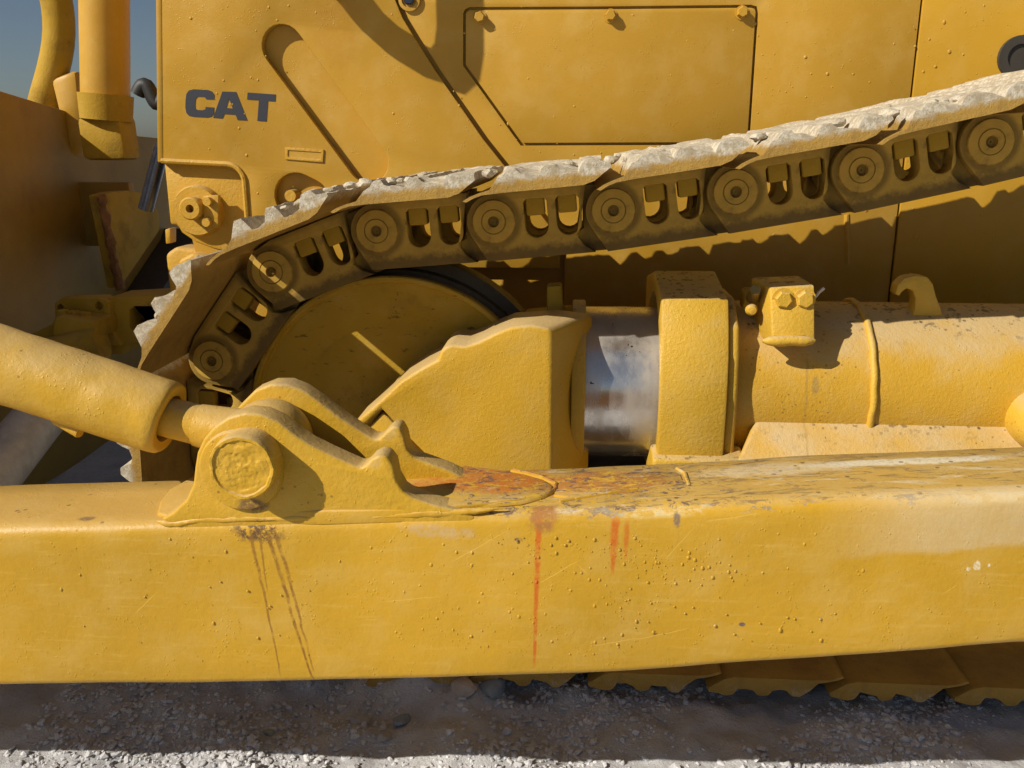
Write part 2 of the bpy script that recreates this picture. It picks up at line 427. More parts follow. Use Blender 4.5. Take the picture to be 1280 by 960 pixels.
# rounded front return of the nose
hp('front_edge', slab([(hx1-.012, 2.0), (hx1+.004, 2.0), (hx0+.004, c0.z-.004), (hx0-.012, c0.z-.004)], YN-.002, Y_HULL+.9, .004))
hp('recess_floor', slab([(hx0+.05, 2.0), (1.6, 2.0), (1.6, .45), (c1.x-.1, .45), (hx0+.05, c1.z)], hull_floor_y+.004, Y_HULL+.05))
hp('corner_plate', slab([(hx0-.006, c0.z+.004), (c1.x+.01, c0.z+.004), (c1.x+.01, bot[1][1])]+bot[2:]+[(hx0-.006, zc)], Y_HULL+.010, Y_HULL+.08, .008), M_cast)
hp('recess_rim', pipe([(a_, YN-.001, b_) for a_, b_ in rec_l], .007, 8), M_cast)
# side panel with the opening for the access panel
acc = XZ([(579, 17), (581, 12), (587, 9), (760, 8), (939, 6), (946, 8), (948, 14), (937, 181), (651, 182), (579, 82)], Y_HULL)
cxa = sum(p[0] for p in acc)/len(acc); cza = sum(p[1] for p in acc)/len(acc)
def inset(pts, d):
    n = len(pts); out = []
    area = sum(pts[i][0]*pts[(i+1) % n][1]-pts[(i+1) % n][0]*pts[i][1] for i in range(n)); sg = 1 if area > 0 else -1
    for i in range(n):
        p0, p1, p2 = Vector(pts[i-1]), Vector(pts[i]), Vector(pts[(i+1) % n])
        e1, e2 = (p1-p0).normalized(), (p2-p1).normalized()
        n1, n2 = Vector((-e1.y, e1.x))*sg, Vector((-e2.y, e2.x))*sg
        b = (n1+n2).normalized(); out.append(tuple(p1+b*d/max(.3, b.dot(n1))))
    return out
xs2 = P(1146, 60, Y_HULL).x
side_out = [(seam(3)[0][0], 2.0)]+seam(6)+[(seam(6)[-1][0], .45), (xs2-.003, .45), (xs2-.003, 2.0)]
hp('side_panel', plate(side_out, [acc], Y_HULL, Y_HULL+.012, .001))
hp('access_panel', plate(inset(acc, .0065), [], Y_HULL-.001, Y_HULL+.010, .0015))
hp('rear_panel', slab([(xs2+.002, 2.0), (1.9, 2.0), (1.9, .45), (xs2+.002, .45)], Y_HULL-.004, Y_HULL+.012, .002),
   paint('rear_panel_paint', (.55, .30, .024), .42, .12, .15, .1, .15))
for bx, by in ((600, 22), (763, 20), (927, 16)):
    p = P(bx, by, Y_HULL); hp('panel_bolt', hexbolt((p.x, Y_HULL-.001, p.z), .0135, .019, turn=.3+bx))
# bolts in the small pocket
for bx, by in ((367, 244), (399, 244)):
    p = P(bx, by, Y_HULL); hp('pocket_bolt', rod((p.x, Y_HULL+.014, p.z), (p.x, Y_HULL-.03, p.z), .016, .015, 20), M_cast)
# raised maker's plate
q = XZ([(357, 184), (405, 187), (404, 203), (357, 199)], YN)
hp('maker_plate', plate(q, [inset(q, .007)], YN-.004, YN+.001, .001), M_cast)
hp('maker_plate_face', slab(inset(q, .007), YN-.0015, YN+.001))
# corner recess fittings: boss, hub, lock plate and its bolts
b0 = P(240, 264, Y_HULL-.02)
hp('pivot_boss', lathe([(.070, .04), (.068, -.002), (.063, -.014), (0.001, -.014)], (b0.x+.008, Y_HULL, b0.z), 'y', 40), M_cast)
b1 = P(237, 261, Y_HULL-.05)
hp('pivot_hub', lathe([(.030, .02), (.030, -.046), (.026, -.050), (.011, -.050), (.010, -.02), (.0005, -.02)], (b1.x, Y_HULL, b1.z), 'y', 28), M_cast)
lp = XZ([(252, 245), (271, 244), (271, 286), (252, 283)], Y_HULL-.04)
hp('lock_plate', slab(lp, Y_HULL-.03, Y_HULL-.012, .002), M_cast)
for bx, by in ((259, 252), (258, 278)):
    p = P(bx, by, Y_HULL-.045); hp('lock_bolt', rod((p.x, Y_HULL-.02, p.z), (p.x, Y_HULL-.05, p.z), .0115, .011, 16), M_cast)
p = P(222, 200, YN)
# round screw at the top of the seam and the knob beside it
p = P(512, 0, Y_HULL)
hp('seam_washer', lathe([(.027, .002), (.027, -.008), (.019, -.009), (.018, -.003), (.0005, -.003)], (p.x, Y_HULL, p.z), 'y', 30), M_hull)
hp('seam_screw', hexbolt((p.x, Y_HULL-.004, p.z), .014, .012, washer=False), M_navy)
# latch knob and an unseen loop higher up, shaped to throw the curved shadow on the hull
p = P(421, -12, YN)
hp('latch_knob', lathe([(.018, .0), (.020, -.03), (.026, -.034), (.026, -.055), (.020, -.062), (.0005, -.063)], (p.x, YN, p.z), 'y', 24), M_cast)
OFF = .24
def up_sun(px, py, dy):
    q_ = P(px, py, Y_HULL); return q_ - SUN*(dy/SUN.y)
rail = [up_sun(a, b, OFF) for a, b in ((395, -120), (425, -40), (448, 0), (475, 35), (505, 62), (538, 82), (560, 90), (572, 78), (576, 50), (575, 0), (573, -70), (572, -140))]
rail = [rail[0]+Vector((-.05, .20, .03))]+rail+[rail[-1]+Vector((0, .22, .05))]
hp('shadow_loop', pipe(rail, .034, 14), M_hull)
# weld line low on the hull
p0, p1 = P(1058, 268, Y_HULL), P(1060, 330, Y_HULL)
hp('hull_weld', lumpy(pipe([p0.lerp(p1, k/8) for k in range(9)], .006, 8), .002, 60), M_hull)
p = P(1272, 72, Y_HULL); hp('side_opening', lathe([(.05, 0), (.05, -.012), (.03, -.012), (.03, -.006), (.0005, -.006)], (p.x, Y_HULL-.004, p.z), 'y', 28), M_dark)

# lettering on the nose
def zz(pts): return XZ([(a/3.2, b/3.2) for a, b in pts], YN)
def letter(pts, holes=()):
    hp('letter', plate(zz(pts), [zz(h) for h in holes], YN-.0012, YN+.0006), M_ink, smooth=False)
letter([(991, 370), (1103, 378), (1101, 406), (1072, 404), (1066, 486), (1030, 483), (1036, 401), (989, 398)])
letter([(890, 366), (945, 368), (990, 482), (951, 480), (943, 459), (898, 456), (890, 474), (853, 471)], [[(917, 394), (931, 434), (905, 432)]])
letter([(858, 398), (857, 378), (848, 366), (832, 360), (775, 357), (756, 362), (746, 376), (743, 400), (742, 430), (746, 452), (756, 463), (775, 467), (830, 470), (846, 466), (855, 455), (857, 430), (824, 428), (822, 437), (812, 441), (790, 440), (782, 434), (781, 415), (783, 396), (790, 387), (812, 387), (822, 390), (825, 397)])

# dried paint specks on the hull
sp = []
rnd = random.Random(3)
for k in range(420):
    px, py = rnd.uniform(215, 1270), rnd.uniform(5, 300)
    if 340 < px < 480 and 30 < py < 225: continue
    y_ = YN if px < 490+py*.7 else Y_HULL
    if px > 1140: y_ = Y_HULL-.004
    p = P(px, py, y_)
    if px < 315 and py > 195: continue
    if noise.noise(p*3.0) < rnd.uniform(-.5, .25): continue
    sp.append((p, .0016+.0035*rnd.random()**3, rnd.uniform(.8, 1.4)))
drops(sp, 'paint_specks', M_hull, hull)

# ---------- castings under the nose and the blade behind
Yc = .50
u1 = XZ([(207, 322), (216, 309), (246, 308), (262, 330), (262, 380), (208, 380)], Yc)
hp('nose_bracket', slab(XZ([(206, 318), (220, 308), (252, 312), (276, 322), (276, 380), (212, 372)], .62), .62, .9, .012, 3), M_cast)
hp('nose_bracket_rib', slab(XZ([(222, 326), (240, 316), (262, 322), (262, 376), (228, 370)], .56), .56, .64, .010, 3), M_cast)
hp('guide_tab', slab(XZ([(206, 287), (213, 285), (213, 304), (207, 305)], .66), .66, .7, .003), M_cast)

XB = -1.6
def bl(pts): return [(p.y, p.z) for p in (Px(a, b, XB) for a, b in pts)]
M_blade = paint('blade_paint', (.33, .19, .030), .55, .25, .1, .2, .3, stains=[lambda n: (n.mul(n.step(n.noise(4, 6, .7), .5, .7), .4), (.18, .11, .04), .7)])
Bz = [(-.45, -.03), (3.2, -.03), (3.2, 1.05), (1.75, 1.10), (1.3, 1.17), (.8, 1.235), (-.45, 1.27)]
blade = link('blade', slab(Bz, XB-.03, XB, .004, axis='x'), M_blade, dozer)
blade['label'] = 'shaded brown-yellow back of the dozer blade'
gq = [(q_.y, q_.z) for q_ in (Px(a, b, XB+.22) for a, b in ((127, 244), (140, 240), (160, 238), (180, 241), (192, 250), (199, 266), (200, 288), (150, 361)))]
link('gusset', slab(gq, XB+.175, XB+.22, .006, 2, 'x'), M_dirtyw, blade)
gy = sum(q_[0] for q_ in gq)/len(gq); gz_ = sum(q_[1] for q_ in gq)/len(gq)
link('gusset_web', slab([(gy+.05, gz_-.12), (gy+.09, gz_-.12), (gy+.09, gz_+.10), (gy+.05, gz_+.10)], XB-.01, XB+.18, .004, 2, 'x'), M_blade, blade)
link('edge_weld', lumpy(pipe([Px(126+(150-126)*k/20, 246+(361-246)*k/20, XB+.225) for k in range(21)], .014, 8), .010, 45), mat_simple('rusty_weld', (.26, .12, .04), .9, 0, .8, .5, 50), blade)
link('strut_plate', slab(bl([(205, 285), (200, 300), (152, 372), (164, 378), (205, 340)]), XB, XB+.14, .003, axis='x'), M_dark, blade)
# trunnion casting on the blade for the brace
Yt = .62
M_tr = M_dirtyw
trun = link('brace_trunnion', plate(XZ([(68, 380), (76, 373), (125, 372), (136, 378), (140, 412), (150, 432), (70, 432)], Yt), [XZ([(71, 383), (75, 380), (79, 383), (79, 388), (75, 391), (71, 388)], Yt), XZ([(119, 380), (123, 377), (128, 380), (128, 385), (123, 388), (119, 385)], Yt)], Yt, Yt+.06, .003), M_tr, dozer)
link('frame_arm', plate(XZ([(128, 375), (142, 370), (215, 366), (215, 425), (164, 428), (160, 440), (134, 440)], Yt+.05), [XZ([(168, 385), (174, 382), (215, 382), (215, 411), (172, 411), (168, 406)], Yt+.05)], Yt+.02, Yt+.16, .004), M_tr, trun)
link('web', slab(XZ([(164, 380), (220, 378), (220, 414), (164, 414)], Yt+.15), Yt+.15, Yt+.18), M_tr, trun)
link('cap_block', slab(XZ([(70, 402), (75, 393), (122, 400), (125, 412), (124, 424), (70, 420)], Yt-.08), Yt-.10, Yt+.03, .008, 3), M_tr, trun)
for a in (80, 92, 108):
    p = P(a, 395+(a-80)*.12, Yt-.05); link('cap_bolt', rod(p-Vector((0, 0, .01)), p+Vector((0, 0, .018)), .016, .015, 6), M_tr, trun)
link('brace_socket', rod(P(60, 445, Yt-.1), P(128, 428, Yt-.08), .05, .05, 28), M_tr, trun)
link('lower_lug', slab(XZ([(40, 418), (78, 400), (80, 440), (30, 450)], Yt-.02), Yt-.05, Yt+.08, .008), M_tr, trun)
# grey brace tube running down and left
link('brace_tube', rod(P(-60, 655, -.05), P(68, 500, .40), .066, .062, 36), M_grey, dozer)
link('frame_post', slab(XZ([(172, 552), (238, 540), (238, 640), (172, 640)], .05), .05, .15, .006), M_dirtyw, dozer)
# lift cylinder in front of the nose, its rod, and the hose guard beyond it
lc = link('lift_cylinder', rod(P(128, -220, 1.15), P(132, 128, 1.15), .075, .075, 28), M_hull, dozer)
link('gland', rod(P(132, 118, 1.15), P(133, 150, 1.15), .085, .080, 28), M_dirtyw, lc)
link('lift_rod', rod(P(202, 185, .85), P(182, 262, .85), .022, .022, 20), M_navy, lc)
link('rod_yoke', slab(XZ([(104, 146), (158, 144), (166, 200), (112, 200)], 1.15), 1.1, 1.22, .02), M_dirtyw, lc)
link('hose', pipe([P(60+14*math.sin(k/3), -40+k*16, 1.3) for k in range(14)], .05, 12), M_dirtyw, lc)
link('hose', pipe([P(172+k*2.2, 118-12*math.sin(k*.4), 1.0) for k in range(16)], .022, 10), M_black, lc)
link('yoke_arm', slab(XZ([(72, 100), (104, 88), (112, 175), (96, 200)], 1.3), 1.25, 1.35, .02), M_hull, lc)

# ---------- crawler track
PITCH_T = .2355
meas = [(263, 449), (340, 340), (470, 289), (616, 277), (766, 263), (917, 240), (1073, 213), (1234, 178), (1400, 138), (1570, 92)]
pts = [Vector((P(a, b, 0).x, 0, P(a, b, 0).z)) for a, b in meas]
ic = P(495, 531, 0); ic = Vector((ic.x, 0, ic.z))
RP = sum((p-ic).length for p in pts[:3])/3
chain = [ic + (pts[0]-ic).normalized()*RP]
for t in pts[1:]:
    chain.append(chain[-1] + (t-chain[-1]).normalized()*PITCH_T)
dth = 2*math.asin(PITCH_T/2/RP)
front = []
th = math.atan2(pts[0].z-ic.z, pts[0].x-ic.x)
zlow = .118                                     # pin height where the track lies on the ground
while True:
    th += dth; q = ic + Vector((math.cos(th), 0, math.sin(th)))*RP
    if th > 1.5*math.pi - .1: break
    front.append(q)
last = front[-1]
for k in range(9):
    aim = Vector((last.x+PITCH_T, 0, max(zlow, last.z-.030 if k > 0 else last.z-.030)))
    last = last + (aim-last).normalized()*PITCH_T; front.append(last)
chain = front[::-1]+chain
track = empty('crawler_track', (0, 0, 0), dozer); track['label'] = 'crawler track of mud-crusted ochre steel shoes and links'

def stad2(cu, cv, w_, h_):
    r = w_/2; return [(cu-r+.006, cv+h_/2), (cu-r, cv+h_/2-.006)]+arc(cu, cv-h_/2+r, r, 180, 360, 8)+[(cu+r, cv+h_/2-.006), (cu+r-.006, cv+h_/2)]
o_main = arc(0, 0, .054, 205, 95, 10)+[(.02, .060), (.186, .060), (.178, .02), (.170, -.015), (.163, -.045), (.175, -.062), (.196, -.078), (-.020, -.078)]
me_front = plate(o_main, [stad2(.084, -.001, .046, .076), stad2(.147, -.001, .046, .076)], 0, .052, .003)
o_tail = [(.13, .055), (.262, .050), (.285, .02), (.285, -.02), (.262, -.05), (.226, -.078), (.150, -.078), (.150, -.044), (.175, -.03), (.178, .03)]
me_tail = plate(o_tail, [], .022, .056, .003)
bm = bmesh.new(); bm.from_mesh(me_front); bm.from_mesh(me_tail)
me_link = bpy.data.meshes.new('track_link'); bm.to_mesh(me_link); bm.free()
me_pin = lathe([(.043, .02), (.043, -.002), (.041, -.0055), (.0248, -.0075), (.0242, -.0058), (.0232, -.0058), (.0224, -.0085), (.0112, -.009), (.0102, .012), (.0062, .012), (.0055, -.002), (.0020, -.0025), (.0018, .003), (.0004, .003)], n=36)
me_bush = rod((0, .05, 0), (0, .165, 0), .033, n=20)
me_nut = slab([(-.0185, .004), (.0185, .004), (.0185, .040), (-.0185, .040)], .004, .032, .004)
# shoe: rolled profile with three grousers, swept across the width, crusted on top
prof = [(-.030, .0545), (-.024, .0520), (-.010, .0580), (.006, .0615), (.03, .0625), (.10, .0625), (.180, .0625), (.200, .068), (.217, .080), (.2300, .0885),
        (.2285, .0925), (.218, .0945), (.210, .097), (.204, .102), (.197, .1035), (.186, .102), (.180, .095), (.173, .0835), (.155, .080), (.141, .0825), (.136, .094), (.131, .1005), (.117, .101), (.111, .094), (.105, .0835), (.089, .080), (.077, .0825), (.071, .094), (.066, .101), (.052, .1005), (.043, .090), (.034, .0785), (.018, .0690), (-.002, .0650), (-.018, .0605)]
def shoe_mesh(seed, packed=0.0):
    bm = bmesh.new(); rings = []; ny = 44
    for j in range(ny+1):
        y = Y_SHOE0+(Y_SHOE1-Y_SHOE0)*j/ny; ring = []
        for k, (u, v) in enumerate(prof):
            if k > 9 and packed >= .005 and .076 < v < .083: v += packed*(1-min(1, max(0, (y-.05)/.2)))*(.8+.5*noise.noise(Vector((u*30, seed*4.4, 2))))
            if packed < .005 and v > .083 and k > 9 and u > .02 and u < .21: v = .083+(v-.083)*1.3
            top_ = .1015+noise.noise(Vector((u*14, y*9, seed*5.7)))*.004
            q = Vector((u*26, y*15, seed*7.3)); f = 0
            if v > .0775 and k > 9:
                f = noise.noise(q)*.003 + noise.noise(q*2.3)*.002 + noise.noise(q*5.1)*.0012
                # packed mud fills the troughs in places
                if v < .1 and packed >= .005: f += min(.022, max(0, noise.noise(Vector((u*5, y*5, seed*3.1)))+.16)*.06)*min(1, j/6+.15)
            vv = v+f
            if f > 0 and k > 9 and packed >= .005: vv = max(v, min(vv, top_))
            ring.append(bm.verts.new((u, y, vv)))
        rings.append(ring)
    K = len(prof)
    for A, B in zip(rings, rings[1:]):
        for k in range(K): bm.faces.new((A[k], B[k], B[(k+1) % K], A[(k+1) % K]))
    bm.faces.new(rings[0]); bm.faces.new(rings[-1][::-1])
    return fin(bm, 'shoe')
shoes = [shoe_mesh(s, .011) for s in range(5)]; shoes_front = [shoe_mesh(s, .002) for s in range(10, 13)]; shoes_low = [shoe_mesh(s, .006) for s in range(6, 9)]
def clods(seed):
    rnd = random.Random(seed); bm = bmesh.new()
    for k in range(rnd.randint(4, 8)):
        r = rnd.uniform(.005, .012); c_ = Vector((rnd.uniform(.0, .21), rnd.uniform(-.205, .38) if k > 3 else rnd.uniform(-.205, -.08), .097))
        res = bmesh.ops.create_icosphere(bm, subdivisions=2, radius=1)
        for v in res['verts']:
            d_ = v.co.copy(); kk = 1+.35*noise.noise(d_*1.6+Vector((seed, k, 0)))+.15*noise.noise(d_*4+Vector((k, seed, 3)))
            v.co = c_+Vector((d_.x*r*kk*1.3, d_.y*r*kk*1.3, d_.z*r*kk*.75))
    return fin(bm, 'dried_mud')
mud_me = [clods(s_) for s_ in (21, 22, 23, 24)]
def place(name, me, mat, a, b, dy=0):
    o = bpy.data.objects.new(name, me); col.objects.link(o); o.parent = track
    if not me.materials: me.materials.append(mat)
    u = (b-a).normalized(); o.location = a+Vector((0, dy, 0)); o.rotation_euler = (0, -math.atan2(u.z, u.x), 0); return o
for m_ in [me_link, me_pin, me_bush, me_nut]+shoes+shoes_front+shoes_low+mud_me:
    m_.shade_smooth(); m_.set_sharp_from_angle(angle=R(38))
for i in range(len(chain)-1):
    a, b = chain[i], chain[i+1]
    low = b.x < a.x and a.z < ic.z-RP*.7
    place('track_shoe', (shoes_low[i % 3] if low else shoes_front[i % 3] if b.z-a.z > .07 else shoes[(i*2) % 5]), M_shoe_low if low else M_shoe, a, b)
    if not low and b.x > a.x: place('dried_mud', mud_me[(i*3) % 4], M_shoe, a, b)['kind'] = 'stuff'
    place('track_link', me_link, M_link, a, b)
    place('track_link', me_link, M_link, a, b, .155)
    place('track_pin', me_pin, M_link, a, b)
    place('bushing', me_bush, M_link, a, b)
    for du in (.084, .147):
        u = (b-a).normalized(); n_ = place('shoe_nut', me_nut, M_dirtyw, a, b); n_.location = a+u*du

# ---------- front idler
iy = .0
rd = (P(495-182, 531, .02)-P(495, 531, .02)).length
cI = P(495, 531, .02)
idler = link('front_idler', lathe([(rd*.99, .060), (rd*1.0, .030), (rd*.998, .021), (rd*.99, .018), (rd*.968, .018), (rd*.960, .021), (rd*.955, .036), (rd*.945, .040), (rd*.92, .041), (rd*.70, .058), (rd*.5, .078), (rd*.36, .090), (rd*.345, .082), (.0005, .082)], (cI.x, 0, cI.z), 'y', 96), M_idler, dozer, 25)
link('idler_tread', lathe([(rd*.9, .115), (rd*.985, .060), (rd*1.02, .066), (rd*1.03, .085), (rd*1.10, .095), (rd*1.10, .16), (rd*1.04, .19), (rd*.8, .2)], (cI.x, 0, cI.z), 'y', 96), M_gapshade, idler, 25)
idler['label'] = 'dished round front idler wheel in the shade of the track'
link('hub_ring', lathe([(rd*.34, .11), (rd*.335, .086), (rd*.32, .080), (rd*.20, .078), (rd*.2, .1)], (cI.x, 0, cI.z), 'y', 64), M_hubgrey, idler)

# ---------- recoil tube, chrome rod, clamp
YT, = (.11,)
zT = .570
def xat(px, py, Y): return P(px, py, Y).x
def grime(n):
    v = n.voro(60); k = n.mul(n.step(v.outputs['Distance'], .30, .12), n.step(n.noise(12, 4, .7), .44, .58))
    k = n.mx(k, n.mul(n.step(n.noise(40, 5, .7), .56, .64), .7))
    return n.mul(n.mul(k, n.step(n.up(), .62, .85)), .85), (.045, .035, .025), .85
M_tube = paint('clamp_paint', (.63, .38, .040), .43, .6, .3, .5, .35, stains=[grime])
M_bandtube = paint('recoil_tube_paint', (.60, .342, .032), .46, .55, .4, .65, .5, stains=[grime,
    blob(xat(1018, 480, -.05), P(1018, 480, -.05).z, .007, .022, (.24, .17, .08), .55, .8, sc_=40, wob=.9),
    streak(xat(1012, 430, -.05), .66, .30, .004, (.36, .22, .06), .5, .6, .01, .008, 18),
    blob(0.8, .36, 1.0, .075, (.62, .42, .15), .25, .7, sc_=9)])
tube = link('recoil_tube', lathe([(.16, 0), (.174, .004), (.174, 1.6), (.16, 1.604)], (xat(905, 470, -.04), YT, zT), 'x', 72), M_bandtube, dozer)
link('chrome_rod', lathe([(.15, 0), (.162, .003), (.162, .30), (.15, .303)], (xat(728, 470, -.04), YT, zT-.004), 'x', 72), M_chrome, tube)
tf = lambda me: me
link('dark_frame_box', slab([(YT-.06, .10), (YT-.06, zT-.2), (YT+.2, zT-.2), (YT+.2, .10)], -.05, 1.6, .01, 2, 'x'), M_dark, tube)  # frame box added in a dark colour to blacken the gap below the rod
# clamp cap straddling the tube
xo0, xo1 = xat(826, 470, -.11), xat(912, 470, -.11)
outl = [(YT+.22, zT-.25), (YT-.150, zT-.26), (YT-.190, zT-.20), (YT-.212, zT-.10), (YT-.215, zT+.02), (YT-.205, zT+.10), (YT-.185, zT+.155), (YT-.160, zT+.205), (YT+.02, zT+.235), (YT+.20, zT+.20)]
capm = plate(outl, [circle(YT, zT, .192, 40)], xo0, xo1, .006, 'x')
cap = link('clamp_cap', capm, M_tube, tube)
link('clamp_rib', slab([(YT-.150, zT-.26), (YT-.180, zT-.20), (YT-.200, zT-.10), (YT-.202, zT+.02), (YT-.192, zT+.10), (YT-.172, zT+.155), (YT-.10, zT+.2), (YT+.02, zT+.2), (YT+.02, zT-.26)], xo1-.001, xo1+.022, .008, 3, 'x'), M_tube, tube)
# foot of the clamp and the ledge below the tube
link('clamp_foot', slab([(YT-.17, zT-.088), (YT-.228, zT-.100), (YT-.245, zT-.30), (YT+.1, zT-.30)], xo0-.01, xat(935, 560, -.13), .008, 3, 'x'), M_tube, tube)
p0 = xat(952, 520, -.12)
led = lambda dx: [(YT-.150, zT-.034), (YT-.170, zT-.036), (YT-.232, zT-.105), (YT-.24, zT-.30), (YT+.1, zT-.30), (YT+.1, zT-.034)]
bm_l = loft([(xat(948, 520, -.06), *led(0)[0]), (xat(945, 520, -.06), *led(0)[1]), (xat(918, 562, -.12), *led(0)[2]), (xat(916, 562, -.12), *led(0)[3]), (xat(916, 562, -.12), *led(0)[4]), (xat(948, 520, -.06), *led(0)[5])], [(1.6, *q_) for q_ in led(0)], 'm', .010, 3)
link('ledge', bm_l, M_bandtube, tube)
# ledge's weld seams
# bolted block, its bolts, the grease fitting beside it
bx = XZ([(955, 360), (1019, 357), (1017, 428), (953, 428)], -.06)
A = [(bx[0][0]+.012, -.055, bx[0][1]), (bx[1][0], -.055, bx[1][1]), (bx[2][0]-.004, -.085, bx[2][1]), (bx[3][0]+.014, -.085, bx[3][1])]
Bk = [(bx[0][0]-.004, .05, bx[0][1]+.004), (bx[1][0]-.004, .05, bx[1][1]+.004), (bx[2][0], .05, bx[2][1]), (bx[3][0], .05, bx[3][1])]
blk = link('bolted_block', loft(A, Bk, 'm', .004, 2), M_tube, tube)
for a in (979, 1006):
    p = P(a, 374, -.062); link('block_bolt', hexbolt((p.x, -.059, p.z), .0168, .014, turn=a), M_tube, tube)
link('block_weld', lumpy(pipe([P(953+66*k/10, 426+.3*math.sin(k), -.084) for k in range(11)], [.003, .008]+[.0105]*7+[.008, .003], 10), .0012, 45), M_tube, tube)
p = P(941, 372, .0)
link('grease_bracket', lumpy(box((p.x+.01, .03, p.z-.005), (.05, .05, .035), .006), .006, 30), M_dirtyw, tube)
link('grease_fitting', rod(p, p+Vector((-.004, -.04, .022)), .014, .010, 12), M_fit, tube)
p = P(939, 387, -.03); link('grease_cap', lathe([(.0005, -.012), (.008, -.010), (.012, 0), (.008, .010), (.0005, .012)], p, 'y', 14), M_tube, tube)
link('cotter_wire', pipe([P(1018, 372, -.02), P(1024, 365, -.03), P(1030, 360, -.03)], .003, 6), M_grey, tube)
# hooked lug on top of the tube
lug = XZ([(1116, 366), (1119, 355), (1128, 346), (1142, 343), (1156, 345), (1163, 354), (1167, 370), (1172, 382), (1176, 396), (1136, 396), (1140, 385), (1141, 372), (1138, 362), (1130, 359), (1124, 364), (1121, 369)], .06)
link('lifting_lug', slab(lug, .045, .082, .003, 2), M_tube, tube)
# weld bead round the tube
wx = xat(1094, 470, -.06)
bead = [(wx+.0012*math.sin(a*2), YT+.176*math.cos(R(a_)), zT+.176*math.sin(R(a_))) for a, a_ in ((k, 60+6.0*k) for k in range(26))]
link('ring_weld', lumpy(pipe(bead, .0068, 10), .0012, 50), M_tube, tube)
p = P(1304, 528, -.09); link('end_boss', lathe([(.0005, -.12), (.035, -.112), (.052, -.095), (.058, -.06), (.058, .15)], (p.x, p.y+.06, p.z), 'y', 36), M_tube, tube)

# ---------- idler yoke in front of the idler
YK = -.13
fr = [(441, 530), (455, 518), (476, 500), (500, 477), (527, 460), (547, 450), (551, 439), (557, 433), (566, 431), (581, 433), (598, 427), (618, 417), (638, 409), (662, 406), (686, 411), (690, 418), (690, 620), (545, 620), (540, 577), (500, 537), (477, 512), (462, 527), (452, 536)]
front_p = [(p.x, YK, p.z) for p in (P(a, b, YK) for a, b in fr)]
back_p = []
for k, (x, y, z) in enumerate(front_p):
    dx = 0; dz = .0
    if 14 <= k <= 16: dx = .080; dz = .002
    if k == 16: dx = .075; dz = 0
    if k == 13: dx = .05; dz = .002
    back_p.append((x+dx, YK+.16, z+dz))
M_yoke = paint('yoke_paint', (.62, .358, .030), .45, .38, .25, .6, .25)
yoke = link('idler_yoke', loft(front_p, back_p, 'm', .007, 3), M_yoke, dozer)
fl = [(478, 511), (541, 578), (500, 600), (452, 538)]
link('seal_block', slab(XZ([(479, 515), (538, 577), (538, 640), (500, 640), (455, 540)], YK+.01), YK+.008, YK+.10, .004), M_yoke, yoke)
xf = xat(728, 470, -.04)
link('end_flange', plate(circle(YT, zT-.004, .176, 56)+[], [circle(YT, zT-.004, .163, 48)], xf-.022, xf+.006, .004, 'x'), M_tube, yoke)
link('flange_body', slab([(YT-.12, zT-.27), (YT-.12, zT+.09), (YT-.09, zT+.12), (YT+.15, zT+.12), (YT+.15, zT-.27)], xf-.075, xf-.018, .012, 3, 'x'), M_yoke, yoke)
link('yoke_post', slab(XZ([(676, 404), (684, 388), (684, 356), (702, 355), (704, 384), (716, 400), (716, 410), (676, 410)], .10), .08, .13, .005), M_dirtyw, yoke)
link('yoke_plate', slab(XZ([(655, 396), (725, 390), (725, 420), (640, 420)], .06), .0, .16, .006), M_dirtyw, yoke)

# ---------- push arm
stt = [(-900, 684, 872), (-300, 668, 861), (0, 658, 858), (230, 653, 855.5), (400, 648, 853), (540, 645, 850), (640, 642, 847), (720, 639, 844.5), (820, 635, 840), (920, 630, 834), (1024, 624, 828), (1150, 619.5, 819), (1280, 615, 809), (1600, 603, 784)]
bm = bmesh.new(); rings = []
Yf0, Yb0 = Y_BEAM0, Y_BEAM1
for px, yt, yb in stt:
    a, b = P(px, yt, Yf0), P(px, yb, Yf0); x = a.x; rc = .020
    bulge = .006*math.exp(-((px-690)/120)**2)
    prof_ = [(Yb0, b.z), (Yf0+rc*.6, b.z)]+[(Yf0+rc*.6-rc*.6*math.sin(R(t)), b.z+rc*.6-rc*.6*math.cos(R(t))) for t in (30, 60, 90)]
    hgt_ = a.z-b.z
    prof_ += [(Yf0-bulge*math.sin(math.pi*t), b.z+rc*.6+(hgt_-rc*1.6)*t) for t in (.15, .3, .45, .6, .75, .9)]
    prof_ += [(Yf0+rc-rc*math.cos(R(t)), a.z-rc+rc*math.sin(R(t))) for t in (0, 20, 40, 60, 80)]+[(Yf0+rc*2, a.z), (Yf0+.07, a.z+.001), (Yf0+.12, a.z+.001), (Yb0-.004, a.z), (Yb0, a.z-.004)]
    rings.append([(x, y, z) for y, z in prof_])
# smooth in-between stations
def cat(p0, p1, p2, p3, t): return [.5*((2*b_)+(-a_+c_)*t+(2*a_-5*b_+4*c_-d_)*t*t+(-a_+3*b_-3*c_+d_)*t**3) for a_, b_, c_, d_ in zip(p0, p1, p2, p3)]
dense = []
for i in range(len(rings)-1):
    A0, A1, A2, A3 = rings[max(i-1, 0)], rings[i], rings[i+1], rings[min(i+2, len(rings)-1)]
    for s in range(5): dense.append([cat(a_, b_, c_, d_, s/5) for a_, b_, c_, d_ in zip(A0, A1, A2, A3)])
dense.append([list(v) for v in rings[-1]])
vr = []
for ring in dense:
    out = []
    for x, y, z in ring:
        q = Vector((x*5, y*9, z*5)); 
        y2 = y+noise.noise(q)*.0022; z2 = z+noise.noise(q+Vector((0, 0, 33)))*.0018+noise.noise(q*4)*.0008
        out.append(bm.verts.new((x, y2, z2)))
    vr.append(out)
